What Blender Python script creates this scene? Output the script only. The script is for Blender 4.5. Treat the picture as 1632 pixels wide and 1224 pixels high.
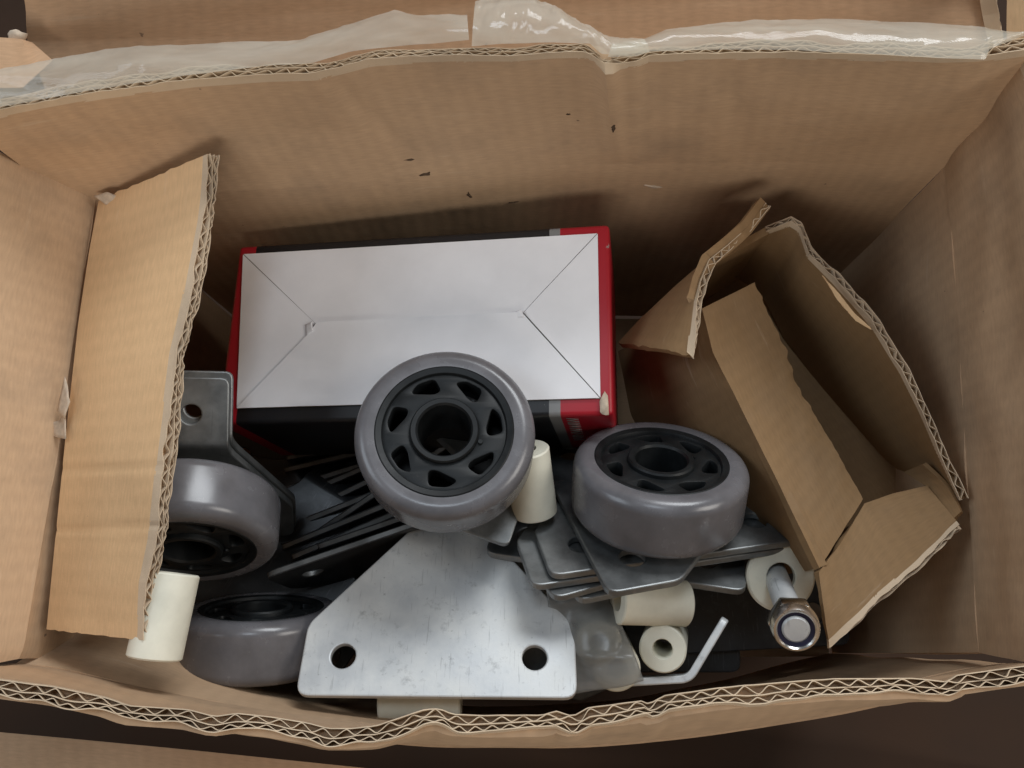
import bpy, bmesh, math, random
import numpy as np
from mathutils import Vector, Matrix, noise
random.seed(7)
SC = bpy.context.scene
COL = SC.collection
for o in list(bpy.data.objects): bpy.data.objects.remove(o)
R = math.radians

# ------------------------------------------------------------------ camera
CAM_H, PITCH, FPX = 0.52, R(15.0), 1300.0          # metres above the box bottom, tilt, focal length
cam_d = bpy.data.cameras.new('camera'); cam = bpy.data.objects.new('camera', cam_d); COL.objects.link(cam)
cam_d.sensor_width = 36; cam_d.lens = 36 * FPX / 1632; cam_d.clip_start = 0.01; cam_d.clip_end = 50
cam.location = (0, 0, CAM_H); cam.rotation_euler = (PITCH, 0, 0)
SC.camera = cam
SC.render.resolution_x, SC.render.resolution_y = 1024, 768
# ------------------------------------------------------------------ world, lamps, exposure
w = bpy.data.worlds.new('World'); SC.world = w; w.use_nodes = True
w.node_tree.nodes['Background'].inputs[0].default_value = (1.0, 0.97, 0.93, 1)
w.node_tree.nodes['Background'].inputs[1].default_value = 0.06
def area(name, loc, target, size, energy, col):
    l = bpy.data.lights.new(name, 'AREA'); l.shape = 'RECTANGLE'; l.size, l.size_y = size; l.energy = energy; l.color = col
    o = bpy.data.objects.new(name, l); COL.objects.link(o); o.location = loc
    o.rotation_euler = (Vector(target) - Vector(loc)).to_track_quat('-Z', 'Y').to_euler()
    return o
area('key_window', (0.50, 1.30, 1.25), (0.05, 0.08, 0.16), (0.80, 0.60), 20.0, (0.93, 0.97, 1.0))
area('near_fill', (-0.15, -1.35, 0.92), (0.0, 0.15, 0.22), (0.90, 0.50), 9.0, (1.0, 0.93, 0.84))  # added low fill lamp that brightens the back flap, no known window
area('left_window', (-1.15, 0.25, 1.10), (0.05, 0.10, 0.18), (0.70, 0.60), 5.0, (0.80, 0.90, 1.0))
area('right_fill', (1.15, 0.05, 1.10), (-0.08, 0.10, 0.18), (0.60, 0.60), 8.0, (1.0, 0.95, 0.88))  # added warm fill lamp that brightens the left flap
area('overhead_fill', (-0.12, 0.38, 1.45), (-0.04, 0.10, 0.16), (0.28, 0.28), 2.6, (0.78, 0.89, 1.0))  # added lamp from above to brighten the white box and front bracket
SC.view_settings.view_transform = 'Standard'; SC.view_settings.look = 'None'
SC.view_settings.exposure = 0.0; SC.view_settings.gamma = 1.0
SC.cycles.max_bounces = 8; SC.cycles.transparent_max_bounces = 16

# ------------------------------------------------------------------ survey helpers
CO = Vector((0, 0, CAM_H)); AX = Vector((1, 0, 0))
AU = Vector((0, math.cos(PITCH), math.sin(PITCH))); AB = Vector((0, -math.sin(PITCH), math.cos(PITCH)))
RC = Matrix((AX, AU, AB)).transposed()
def P(u, v, d):                                     # a surveyed point: bearing and distance
    return CO + d * ((u - 816) / FPX * AX - (v - 612) / FPX * AU - AB)
def PL(pts): return [P(*p) for p in pts]
def V(*a): return Vector(a)
def nz(p, s=1.0): return noise.noise(Vector(p) * s)

# ------------------------------------------------------------------ materials
MATS = {}
def newmat(name):
    m = bpy.data.materials.new(name); m.use_nodes = True; nt = m.node_tree
    b = nt.nodes['Principled BSDF']; MATS[name] = m
    return m, nt, b
def nd(nt, t, **kw):
    n = nt.nodes.new(t)
    for k, v in kw.items():
        if k in n.inputs: n.inputs[k].default_value = v
        else: setattr(n, k, v)
    return n
def ramp(nt, src, stops):
    r = nt.nodes.new('ShaderNodeValToRGB'); e = r.color_ramp.elements
    while len(e) < len(stops): e.new(0.5)
    for i, (p, c) in enumerate(stops):
        e[i].position = p; e[i].color = c if len(c) == 4 else (*c, 1)
    nt.links.new(src, r.inputs[0]); return r
def mix(nt, fac, a, b, mode='MIX'):
    m = nt.nodes.new('ShaderNodeMix'); m.data_type = 'RGBA'; m.blend_type = mode
    for s, x in ((0, fac), (6, a), (7, b)):
        if isinstance(x, (int, float)): m.inputs[s].default_value = x
        elif isinstance(x, tuple): m.inputs[s].default_value = x if len(x) == 4 else (*x, 1)
        else: nt.links.new(x, m.inputs[s])
    return m.outputs[2]
def kraft(name, c1, c2, flute=0.0078, axis='X', stain=0.32, wave=0.16):
    m, nt, b = newmat(name); L = nt.links.new
    uv = nd(nt, 'ShaderNodeUVMap'); ob = nd(nt, 'ShaderNodeTexCoord')
    n1 = nd(nt, 'ShaderNodeTexNoise', Scale=9.0, Detail=6.0, Roughness=0.6); L(ob.outputs['Object'], n1.inputs['Vector'])
    mp = nd(nt, 'ShaderNodeMapping'); mp.inputs['Scale'].default_value = (900, 160, 1) if axis == 'Y' else (160, 900, 1)
    L(uv.outputs[0], mp.inputs[0])
    n2 = nd(nt, 'ShaderNodeTexNoise', Scale=1.0, Detail=4.0); L(mp.outputs[0], n2.inputs['Vector'])
    base = mix(nt, ramp(nt, n1.outputs[0], [(0.3, (0, 0, 0)), (0.7, (1, 1, 1))]).outputs[0], c1, c2)
    fib = ramp(nt, n2.outputs[0], [(0.3, (0.86,) * 3), (0.7, (1.08,) * 3)])
    base = mix(nt, 0.6, base, fib.outputs[0], 'MULTIPLY')
    # grey grime in cloudy patches and a few dark specks
    n3 = nd(nt, 'ShaderNodeTexNoise', Scale=26.0, Detail=8.0, Roughness=0.65); L(ob.outputs['Object'], n3.inputs['Vector'])
    g = ramp(nt, n3.outputs[0], [(0.48, (0, 0, 0)), (0.72, (stain,) * 3)])
    base = mix(nt, g.outputs[0], base, (0.20, 0.15, 0.11))
    n4 = nd(nt, 'ShaderNodeTexNoise', Scale=190.0, Detail=3.0); L(ob.outputs['Object'], n4.inputs['Vector'])
    s = ramp(nt, n4.outputs[0], [(0.765, (0, 0, 0)), (0.79, (0.6,) * 3)])
    base = mix(nt, s.outputs[0], base, (0.07, 0.05, 0.04))
    # faint washboard shade of the flutes under the liner
    wv = nd(nt, 'ShaderNodeTexWave', Scale=1.0 / flute * 0.159 * 2 * math.pi / (2 * math.pi) * 2, Distortion=0.4)
    wv.bands_direction = axis; L(uv.outputs[0], wv.inputs['Vector'])
    wr = ramp(nt, wv.outputs[1], [(0.0, (0.97,) * 3), (1.0, (1.015,) * 3)])
    base = mix(nt, 0.9 if wave else 0.0, base, wr.outputs[0], 'MULTIPLY')
    # pale rubbed streaks
    mp5 = nd(nt, 'ShaderNodeMapping'); mp5.inputs['Scale'].default_value = (14, 130, 1); mp5.inputs['Rotation'].default_value = (0, 0, 0.5); L(uv.outputs[0], mp5.inputs[0])
    n5 = nd(nt, 'ShaderNodeTexNoise', Scale=1.0, Detail=5.0, Roughness=0.65); L(mp5.outputs[0], n5.inputs['Vector'])
    st = ramp(nt, n5.outputs[0], [(0.63, (0, 0, 0)), (0.76, (0.40,) * 3)]); base = mix(nt, st.outputs[0], base, (0.62, 0.50, 0.37))
    L(base, b.inputs['Base Color'])
    b.inputs['Roughness'].default_value = 0.74; b.inputs['Specular IOR Level'].default_value = 0.25
    hm = nd(nt, 'ShaderNodeMath', operation='MULTIPLY_ADD'); L(n2.outputs[0], hm.inputs[0]); hm.inputs[1].default_value = 0.12
    w2 = nd(nt, 'ShaderNodeMath', operation='MULTIPLY'); L(wv.outputs[1], w2.inputs[0]); w2.inputs[1].default_value = wave
    L(w2.outputs[0], hm.inputs[2])
    h3 = nd(nt, 'ShaderNodeMath', operation='MULTIPLY_ADD'); L(n3.outputs[0], h3.inputs[0]); h3.inputs[1].default_value = 1.6; L(hm.outputs[0], h3.inputs[2])
    bp = nd(nt, 'ShaderNodeBump', Strength=0.55, Distance=0.0007); L(h3.outputs[0], bp.inputs['Height'])
    L(bp.outputs[0], b.inputs['Normal'])
    return m
kraft('kraft_liner', (0.485, 0.325, 0.200), (0.545, 0.375, 0.238))
kraft('kraft_light', (0.68, 0.445, 0.24), (0.73, 0.49, 0.275), stain=0.02, wave=0.06)
kraft('kraft_outer', (0.56, 0.365, 0.225), (0.61, 0.41, 0.26), stain=0.10)
kraft('kraft_brown', (0.25, 0.150, 0.070), (0.30, 0.185, 0.092), flute=0.0066, stain=0.15)
kraft('kraft_edge', (0.56, 0.43, 0.30), (0.66, 0.52, 0.37), stain=0.35, wave=0.0)
kraft('kraft_core', (0.30, 0.21, 0.14), (0.36, 0.26, 0.17), wave=0.0)

def steel(name, c1, c2, r0, r1, metal=0.85):
    m, nt, b = newmat(name); L = nt.links.new
    ob = nd(nt, 'ShaderNodeTexCoord')
    info = nd(nt, 'ShaderNodeObjectInfo')
    off = nd(nt, 'ShaderNodeVectorMath', operation='ADD'); L(ob.outputs['Object'], off.inputs[0])
    cb = nd(nt, 'ShaderNodeCombineXYZ'); L(info.outputs['Random'], cb.inputs[0]); L(info.outputs['Random'], cb.inputs[2]); L(cb.outputs[0], off.inputs[1])
    n1 = nd(nt, 'ShaderNodeTexNoise', Scale=45.0, Detail=8.0, Roughness=0.62); L(off.outputs[0], n1.inputs['Vector'])
    n2 = nd(nt, 'ShaderNodeTexNoise', Scale=380.0, Detail=4.0, Roughness=0.7); L(off.outputs[0], n2.inputs['Vector'])
    n3 = nd(nt, 'ShaderNodeTexNoise', Scale=120.0, Detail=6.0, Roughness=0.75); L(off.outputs[0], n3.inputs['Vector'])
    c = mix(nt, ramp(nt, n1.outputs[0], [(0.35, (0, 0, 0)), (0.65, (1, 1, 1))]).outputs[0], c1, c2)
    sp = ramp(nt, n3.outputs[0], [(0.57, (0, 0, 0)), (0.74, (0.50,) * 3)])
    c = mix(nt, sp.outputs[0], c, (0.10, 0.105, 0.11))
    s2 = ramp(nt, n2.outputs[0], [(0.64, (0, 0, 0)), (0.72, (0.5,) * 3)])
    c = mix(nt, s2.outputs[0], c, (0.14, 0.145, 0.15))
    mps = nd(nt, 'ShaderNodeMapping'); mps.inputs['Scale'].default_value = (900, 60, 60); mps.inputs['Rotation'].default_value = (0, 0, 0.9); L(off.outputs[0], mps.inputs[0])
    n5 = nd(nt, 'ShaderNodeTexNoise', Scale=1.0, Detail=3.0, Roughness=0.6); L(mps.outputs[0], n5.inputs['Vector'])
    s5 = ramp(nt, n5.outputs[0], [(0.62, (0, 0, 0)), (0.70, (0.35,) * 3)]); c = mix(nt, s5.outputs[0], c, (0.16, 0.165, 0.17))
    L(c, b.inputs['Base Color']); b.inputs['Metallic'].default_value = metal
    rr = nd(nt, 'ShaderNodeMapRange'); L(n1.outputs[0], rr.inputs[0]); rr.inputs[1].default_value = 0.3; rr.inputs[2].default_value = 0.7
    rr.inputs[3].default_value = r0; rr.inputs[4].default_value = r1; L(rr.outputs[0], b.inputs['Roughness'])
    bp = nd(nt, 'ShaderNodeBump', Strength=0.25, Distance=0.0004); L(n3.outputs[0], bp.inputs['Height']); L(bp.outputs[0], b.inputs['Normal'])
    return m
steel('galvanised_steel', (0.50, 0.52, 0.535), (0.64, 0.65, 0.64), 0.42, 0.62, 0.40)
steel('dull_steel', (0.17, 0.178, 0.18), (0.31, 0.32, 0.32), 0.38, 0.55, 0.75)
steel('bright_steel', (0.70, 0.69, 0.66), (0.78, 0.77, 0.74), 0.18, 0.30, 1.0)

def plastic(name, col, rough, sub=0.0, var=0.06, spec=0.5, scale=60, dust=0.0):
    m, nt, b = newmat(name); L = nt.links.new
    ob = nd(nt, 'ShaderNodeTexCoord')
    n1 = nd(nt, 'ShaderNodeTexNoise', Scale=float(scale), Detail=7.0, Roughness=0.6); L(ob.outputs['Object'], n1.inputs['Vector'])
    lo = tuple(max(0, c * (1 - var)) for c in col); hi = tuple(c * (1 + var) for c in col)
    c = mix(nt, ramp(nt, n1.outputs[0], [(0.35, (0, 0, 0)), (0.65, (1, 1, 1))]).outputs[0], lo, hi)
    if dust:
        n2 = nd(nt, 'ShaderNodeTexNoise', Scale=420.0, Detail=5.0, Roughness=0.8); L(ob.outputs['Object'], n2.inputs['Vector'])
        d = ramp(nt, n2.outputs[0], [(0.62, (0, 0, 0)), (0.76, (dust,) * 3)]); c = mix(nt, d.outputs[0], c, (0.32, 0.31, 0.30))
    L(c, b.inputs['Base Color']); b.inputs['Specular IOR Level'].default_value = spec
    if sub:
        b.inputs['Subsurface Weight'].default_value = sub; b.inputs['Subsurface Radius'].default_value = (0.004, 0.004, 0.003); b.inputs['Subsurface Scale'].default_value = 1.0
    rr = nd(nt, 'ShaderNodeMapRange'); L(n1.outputs[0], rr.inputs[0]); rr.inputs[1].default_value = 0.3; rr.inputs[2].default_value = 0.7
    rr.inputs[3].default_value = rough * 0.85; rr.inputs[4].default_value = min(1, rough * 1.2); L(rr.outputs[0], b.inputs['Roughness'])
    bp = nd(nt, 'ShaderNodeBump', Strength=0.12, Distance=0.0004); L(n1.outputs[0], bp.inputs['Height']); L(bp.outputs[0], b.inputs['Normal'])
    return m
plastic('grey_polyurethane', (0.122, 0.119, 0.128), 0.25, 0.0, 0.16, 0.5, 55, 0.25)
plastic('black_nylon', (0.009, 0.0105, 0.0115), 0.46, 0, 0.3, 0.28, 90, 0.12)
plastic('white_nylon', (0.71, 0.695, 0.585), 0.45, 0, 0.09, 0.4, 50)
plastic('blue_nylon', (0.008, 0.010, 0.035), 0.4)
plastic('white_card', (0.82, 0.815, 0.835), 0.6, 0, 0.06, 0.3, 16, 0.10)
plastic('seam_shade_card', (0.30, 0.28, 0.26), 0.8, 0, 0.1)
plastic('torn_paper', (0.55, 0.45, 0.35), 0.9, 0, 0.15, 0.1, 300)
plastic('torn_dark', (0.085, 0.058, 0.040), 0.95, 0, 0.3, 0.05, 300)
plastic('grey_ink', (0.30, 0.29, 0.28), 0.5, 0, 0.1)
plastic('dark_floor', (0.034, 0.019, 0.012), 0.8, 0, 0.2, 0.2, 5)

def film(name, tint, alpha, rough, wrinkle, scale):
    m, nt, b = newmat(name); L = nt.links.new
    ob = nd(nt, 'ShaderNodeTexCoord')
    mp = nd(nt, 'ShaderNodeMapping'); mp.inputs['Scale'].default_value = (0.22, 1, 1); L(ob.outputs['Object'], mp.inputs[0])
    n1 = nd(nt, 'ShaderNodeTexNoise', Scale=float(scale), Detail=3.0, Roughness=0.5, Distortion=1.2); L(mp.outputs[0], n1.inputs['Vector'])
    b.inputs['Base Color'].default_value = (*tint, 1); b.inputs['Roughness'].default_value = rough
    b.inputs['Specular IOR Level'].default_value = 0.8
    bp = nd(nt, 'ShaderNodeBump', Strength=wrinkle, Distance=0.002); L(n1.outputs[0], bp.inputs['Height']); L(bp.outputs[0], b.inputs['Normal'])
    tl = nd(nt, 'ShaderNodeBsdfTranslucent'); tl.inputs[0].default_value = (*tint, 1)
    ms = nd(nt, 'ShaderNodeMixShader'); ms.inputs[0].default_value = 0.5; L(b.outputs[0], ms.inputs[1]); L(tl.outputs[0], ms.inputs[2])
    tr = nd(nt, 'ShaderNodeBsdfTransparent')
    rr = nd(nt, 'ShaderNodeMapRange'); L(n1.outputs[0], rr.inputs[0]); rr.inputs[1].default_value = 0.3; rr.inputs[2].default_value = 0.7
    rr.inputs[3].default_value = max(0, alpha - 0.13); rr.inputs[4].default_value = min(1, alpha + 0.13)
    m2 = nd(nt, 'ShaderNodeMixShader'); L(rr.outputs[0], m2.inputs[0]); L(tr.outputs[0], m2.inputs[1]); L(ms.outputs[0], m2.inputs[2])
    L(m2.outputs[0], nt.nodes['Material Output'].inputs[0])
    return m
film('clear_tape', (0.93, 0.91, 0.80), 0.52, 0.07, 0.15, 60)
film('polythene', (0.40, 0.40, 0.385), 0.55, 0.22, 0.12, 70)

# ------------------------------------------------------------------ object helpers
def link(name, me, mat, parent=None):
    o = bpy.data.objects.new(name, me); COL.objects.link(o)
    if mat: me.materials.append(MATS[mat])
    if parent: o.parent = parent
    return o
def empty(name, loc=(0, 0, 0)):
    o = bpy.data.objects.new(name, None); COL.objects.link(o); o.location = loc; o.empty_display_size = 0.01; return o
def tag(o, label, cat, group=None):
    o['label'] = label; o['category'] = cat
    if group: o['group'] = group
    return o
def local(o_parent, o):                              # keep a world-built mesh where it is under a moved Empty
    o.matrix_parent_inverse = Matrix.Translation(o_parent.location).inverted(); return o
def smooth(me, ang=None):
    me.polygons.foreach_set('use_smooth', [True] * len(me.polygons))
    if ang is not None: me.set_sharp_from_angle(angle=R(ang))
def from_bm(name, bm, mat, parent=None, sm=35):
    me = bpy.data.meshes.new(name); bm.to_mesh(me); bm.free()
    if sm: smooth(me, sm)
    return link(name, me, mat, parent)
def resample(pts, n):
    d = [0]
    for a, b in zip(pts, pts[1:]): d.append(d[-1] + (b - a).length)
    out = []; j = 0
    for i in range(n):
        t = d[-1] * i / (n - 1)
        while j < len(pts) - 2 and d[j + 1] < t: j += 1
        k = (t - d[j]) / max(1e-9, d[j + 1] - d[j]); out.append(pts[j].lerp(pts[j + 1], min(1, max(0, k))))
    return out
def normals(rows, toward):
    T, S = len(rows), len(rows[0]); N = []; acc = 0
    for i in range(T):
        r = []
        for j in range(S):
            du = rows[i][min(S - 1, j + 1)] - rows[i][max(0, j - 1)]
            dv = rows[min(T - 1, i + 1)][j] - rows[max(0, i - 1)][j]
            n = du.cross(dv)
            if n.length > 1e-12: n.normalize()
            r.append(n); acc += n.dot(toward if not callable(toward) else toward(rows[i][j]))
        N.append(r)
    s = 1 if acc >= 0 else -1
    return [[n * s for n in r] for r in N], s
def facing(p): return (CO - p).normalized()
def slab(name, rows, thick, mat, parent, toward=facing, wear=0.0):
    """a board of the given thickness behind the surveyed face, UVs in metres"""
    N, s = normals(rows, toward)
    T, S = len(rows), len(rows[0]); vs = []; uvs = []
    ru = [0]
    mid = rows[T // 2]
    for j in range(1, S): ru.append(ru[-1] + (mid[j] - mid[j - 1]).length)
    rv = [0]
    for i in range(1, T): rv.append(rv[-1] + (rows[i][S // 2] - rows[i - 1][S // 2]).length)
    for k in (0, 1):
        for i in range(T):
            for j in range(S):
                vs.append(rows[i][j] - N[i][j] * (thick * k)); uvs.append((ru[j], rv[i]))
    F = []; A = T * S
    def q(a, b, c, d): F.append((a, b, c, d) if s > 0 else (d, c, b, a))
    for i in range(T - 1):
        for j in range(S - 1):
            a = i * S + j; q(a, a + 1, a + S + 1, a + S); q(A + a + S, A + a + S + 1, A + a + 1, A + a)
    for j in range(S - 1):
        q(j + 1, j, A + j, A + j + 1); t = (T - 1) * S + j; q(t, t + 1, A + t + 1, A + t)
    for i in range(T - 1):
        a = i * S; q(a, a + S, A + a + S, A + a); b = a + S - 1; q(b + S, b, A + b, A + b + S)
    me = bpy.data.meshes.new(name); me.from_pydata(vs, [], F)
    ul = me.uv_layers.new(name='UVMap')
    for l in me.loops: ul.data[l.index].uv = uvs[l.vertex_index]
    smooth(me, 40)
    return link(name, me, mat, parent)
def fluting(name, edge, inner, nrm, layers, parent, mat='kraft_edge', th=0.00034, seed=0, rough=0.0012, crush=0.35, sag=0.0):
    """the open cut edge of corrugated board: flat liners and wavy mediums, each a thin sheet.
    edge: points on the visible face along the cut; inner: the same edge one recess further in; nrm: outward normals"""
    L = sum((b - a).length for a, b in zip(edge, edge[1:])); n = int(L / 0.0005) + 2
    E, I = resample(edge, n), resample(inner, n); Nn = [v.normalized() for v in resample(nrm, n)]
    tot = sum(h for h, p in layers); vs = []; F = []
    def cr(s):
        c = 0.5 + 0.5 * nz((s * 30, seed, 1.3)) + 0.35 * nz((s * 85, seed, 7.1))
        return 1 - crush * max(0, min(1, c * 1.3 - 0.35))
    def ribbon(offs, sd, thick):
        base = len(vs)
        for i in range(n):
            s = L * i / (n - 1)
            D = (I[i] - E[i]); dep = D.length; D = D / dep
            j = rough * (0.6 * nz((s * 140, sd, seed)) + 0.7 * nz((s * 35, sd * 0.35, seed + 4)) + 0.35)
            o0 = -offs(s) * cr(s) ; sl = (offs(s + 0.0004) - offs(s - 0.0004)) / 0.0008
            t = thick * min(2.2, math.sqrt(1 + sl * sl)) * 0.5
            a = E[i] + D * max(0, j); b = E[i] + D * (dep + 0.0008)
            o0 = min(o0, -t) 
            vs.extend((a + Nn[i] * (o0 + t), a + Nn[i] * (o0 - t), b + Nn[i] * (o0 - t), b + Nn[i] * (o0 + t)))
        for i in range(n - 1):
            k = base + 4 * i
            for c in range(4):
                d = (c + 1) % 4; F.append((k + c, k + d, k + 4 + d, k + 4 + c))
        F.append((base, base + 1, base + 2, base + 3)); k = base + 4 * (n - 1); F.append((k + 3, k + 2, k + 1, k))
    o = 0.0
    ribbon(lambda s: th * 0.5, 1.0, th)
    for li, (h, p) in enumerate(layers):
        ph = random.random() * 6
        def wav(s, o=o, h=h, p=p, ph=ph, li=li):
            x = s + 0.0012 * nz((s * 60, li * 3.1, seed + 2))
            t = (x / p + ph) % 1.0; tri = 1 - 4 * abs(t - 0.5)         # rounded triangle wave
            return o + h * 0.5 + (h * 0.5 - th * 0.8) * (0.55 * math.sin(tri * math.pi / 2) + 0.45 * tri) * (0.8 + 0.35 * nz((s * 90, li, seed)))
        ribbon(wav, 2.0 + li, th * 0.8)
        o += h
        ribbon(lambda s, o=o: o - th * 0.5, 3.5 + li, th)
    me = bpy.data.meshes.new(name); me.from_pydata(vs, [], F)
    ul = me.uv_layers.new(name='UVMap')
    return link(name, me, mat, parent)
DW = [(0.0036, 0.0074), (0.0026, 0.0058)]            # double wall, coarse and fine flute
SW = [(0.0038, 0.0068)]                              # single wall
def rows_between(a, b, ns, nt, disp=None):
    A, B = resample(a, ns), resample(b, ns); out = []
    for i in range(nt):
        t = i / (nt - 1); r = []
        for j in range(ns):
            p = A[j].lerp(B[j], t)
            if disp: p = p + disp(j / (ns - 1), t)
            r.append(p)
        out.append(r)
    return out
def board(name, rows, layers, mat, parent, toward=facing, open_top=True, rec=0.005, seed=0, **kw):
    """board whose last row is an open corrugated edge"""
    thick = sum(h for h, p in layers)
    if not open_top: return slab(name, rows, thick, mat, parent, toward)
    last, prev = rows[-1], rows[-2]
    inn = [e + (p - e).normalized() * rec for e, p in zip(last, prev)]
    rr = rows[:-1]
    if (prev[0] - last[0]).length <= rec * 1.3: rr = rows[:-2]
    N, s = normals(rows, toward)
    o = slab(name, rr + [inn], thick, mat, parent, toward)
    f = fluting('fluting', last, inn, N[-2], layers, o, seed=seed, **kw)
    return o

# generic pose of a flat part from surveyed bearings
def pose(model, pix, Z0, tilt=(0.0, 0.0), wt=40.0, wz=200.0, phi0=None):
    M = np.array([(m[0], m[1], m[2] if len(m) > 2 else 0.0) for m in model], float); X = np.array(pix, float)
    if phi0 is None:
        a = M[1, :2] - M[0, :2]; b = (X[1] - X[0]) * np.array((1, -1)); phi0 = math.atan2(b[1], b[0]) - math.atan2(a[1], a[0])
    c = X.mean(0); cm = M.mean(0)
    def mat(q):
        ph, a, b, tx, ty, tz = q
        return Matrix.Rotation(a, 3, 'X') @ Matrix.Rotation(b, 3, 'Y') @ Matrix.Rotation(ph, 3, 'Z'), np.array((tx, ty, tz))
    def res(q):
        r, t = mat(q); Q = (np.array(r) @ (M - cm).T).T + t
        u = 816 + FPX * Q[:, 0] / -Q[:, 2]; v = 612 - FPX * Q[:, 1] / -Q[:, 2]
        return np.concatenate([(u - X[:, 0]), (v - X[:, 1]), [wt * (q[1] - tilt[0]), wt * (q[2] - tilt[1]), wz * (q[5] + Z0) * 10]])
    q = np.array([phi0, tilt[0], tilt[1], (c[0] - 816) / FPX * Z0, -(c[1] - 612) / FPX * Z0, -Z0])
    lam = 1e-3
    for it in range(80):
        r0 = res(q); J = np.zeros((len(r0), 6))
        for k in range(6):
            d = np.zeros(6); d[k] = 1e-6; J[:, k] = (res(q + d) - r0) / 1e-6
        H = J.T @ J; st = np.linalg.solve(H + lam * np.diag(np.diag(H)) + 1e-9 * np.eye(6), -J.T @ r0)
        if (res(q + st) ** 2).sum() < (r0 ** 2).sum(): q = q + st; lam *= 0.5
        else: lam *= 4
    r, t = mat(q); Rw = RC @ r; origin = CO + RC @ (Vector(t) - r @ Vector(cm))
    return Matrix.Translation(origin) @ Rw.to_4x4()
def frame(u, v, d, n, up=(0, 1, 0)):
    """pose at a surveyed point with its own z axis along n (viewer's right, up, toward)"""
    z = (RC @ Vector(n)).normalized(); x = (RC @ Vector(up)).cross(z).normalized(); y = z.cross(x)
    return Matrix.Translation(P(u, v, d)) @ Matrix((x, y, z)).transposed().to_4x4()

def flat_mesh(name, outlines, thick, bevel=0.0004, cuts=()):
    """2-D outlines (first outer, others holes) to a bevelled plate, z in [-thick, 0]"""
    cu = bpy.data.curves.new(name, 'CURVE'); cu.dimensions = '2D'; cu.fill_mode = 'BOTH'
    for ol in outlines:
        sp = cu.splines.new('POLY'); sp.points.add(len(ol) - 1); sp.use_cyclic_u = True
        for p, q in zip(sp.points, ol): p.co = (q[0], q[1], 0, 1)
    cu.extrude = thick / 2 - bevel; cu.bevel_depth = bevel; cu.bevel_resolution = 1; cu.offset = -bevel
    ob = bpy.data.objects.new(name, cu); COL.objects.link(ob)
    dg = bpy.context.evaluated_depsgraph_get(); me = bpy.data.meshes.new_from_object(ob.evaluated_get(dg))
    bpy.data.objects.remove(ob); bpy.data.curves.remove(cu)
    bm = bmesh.new(); bm.from_mesh(me); bmesh.ops.remove_doubles(bm, verts=bm.verts, dist=1e-6)
    bmesh.ops.translate(bm, verts=bm.verts, vec=(0, 0, -thick / 2))
    for (co, no) in cuts: bmesh.ops.bisect_plane(bm, geom=list(bm.verts) + list(bm.edges) + list(bm.faces), plane_co=co, plane_no=no, dist=1e-7)
    bpy.data.meshes.remove(me)
    return bm
def circle(cx, cy, r, n=28): return [(cx + r * math.cos(2 * math.pi * i / n), cy + r * math.sin(2 * math.pi * i / n)) for i in range(n)]
def rounded(poly, rad, k=5):
    out = []; n = len(poly)
    for i in range(n):
        p, a, b = Vector(poly[i]), Vector(poly[i - 1]), Vector(poly[(i + 1) % n])
        r = rad[i] if isinstance(rad, (list, tuple)) else rad
        da = min(r, (a - p).length * 0.45); db = min(r, (b - p).length * 0.45)
        A = p + (a - p).normalized() * da; B = p + (b - p).normalized() * db
        for j in range(k + 1):
            t = j / k; q = A * (1 - t) ** 2 + p * 2 * t * (1 - t) + B * t * t; out.append((q.x, q.y))
    return out
def lathe_bm(prof, n=64, closed=True):
    bm = bmesh.new(); rings = []
    for (r, z) in prof:
        rings.append([bm.verts.new((r * math.cos(2 * math.pi * i / n), r * math.sin(2 * math.pi * i / n), z)) for i in range(n)])
    m = len(rings)
    for k in range(m if closed else m - 1):
        a, b = rings[k], rings[(k + 1) % m]
        for i in range(n):
            bm.faces.new((a[i], a[(i + 1) % n], b[(i + 1) % n], b[i]))
    bmesh.ops.recalc_face_normals(bm, faces=bm.faces)
    return bm

# ================================================================== SETTING
bm = bmesh.new(); bmesh.ops.create_grid(bm, x_segments=2, y_segments=2, size=1.5)
fl = from_bm('floor', bm, 'dark_floor', None, None); fl.location = (0, 0.1, -0.085); fl['kind'] = 'structure'

# ================================================================== THE BIG BOX
box = tag(empty('cardboard_box', (0, 0.09, 0)), 'large open double-wall cardboard box with taped rim holding all the caster parts', 'box')
def part(o): return local(box, o)
FZ = -0.04
CZ = 0.16                                            # height of the flap crease above the box bottom
XL, XR, YN, YF = -0.202, 0.207, -0.022, 0.199
def wob(a, sc, seed):
    return lambda s, t: V(0, 0, 0)
# --- far wall and far flap
crease_f = [P(152, 318, 0.3985), P(500, 296, 0.400), P(900, 262, 0.4005), P(1250, 258, 0.400), P(1505, 266, 0.3990)]
for p in crease_f: pass
yf = [p.y for p in crease_f]
floor_f = [V(XL, YF + 0.002, FZ), V(0.0, YF + 0.004, FZ), V(XR, YF, FZ)]
def dwall(s, t): return V(0, 0.0022 * nz((s * 9, t * 4, 1.0)) * math.sin(math.pi * t), 0)
part(slab('back_wall', rows_between(floor_f, crease_f, 70, 26, dwall), 0.007, 'kraft_liner', box, V(0, -1, 0.1)))
rim_f = PL([(-60, 186, .338), (0, 174, .336), (60, 162, .334), (150, 146, .331), (300, 126, .327), (415, 118, .325), (500, 116, .323), (545, 104, .321), (585, 93, .319), (650, 89, .318),
            (715, 87, .317), (816, 88, .316), (880, 83, .315), (938, 82, .314), (952, 92, .314), (964, 99, .315), (1016, 96, .315), (1034, 87, .315), (1150, 84, .3145), (1266, 82, .314), (1416, 86, .314),
            (1500, 90, .314), (1566, 88, .3145), (1632, 78, .315), (1680, 72, .316)])
crease_f2 = [P(100, 322, 0.3985)] + [p + V(0, 0, -0.0001) for p in crease_f] + [P(1560, 268, 0.3985)]
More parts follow.
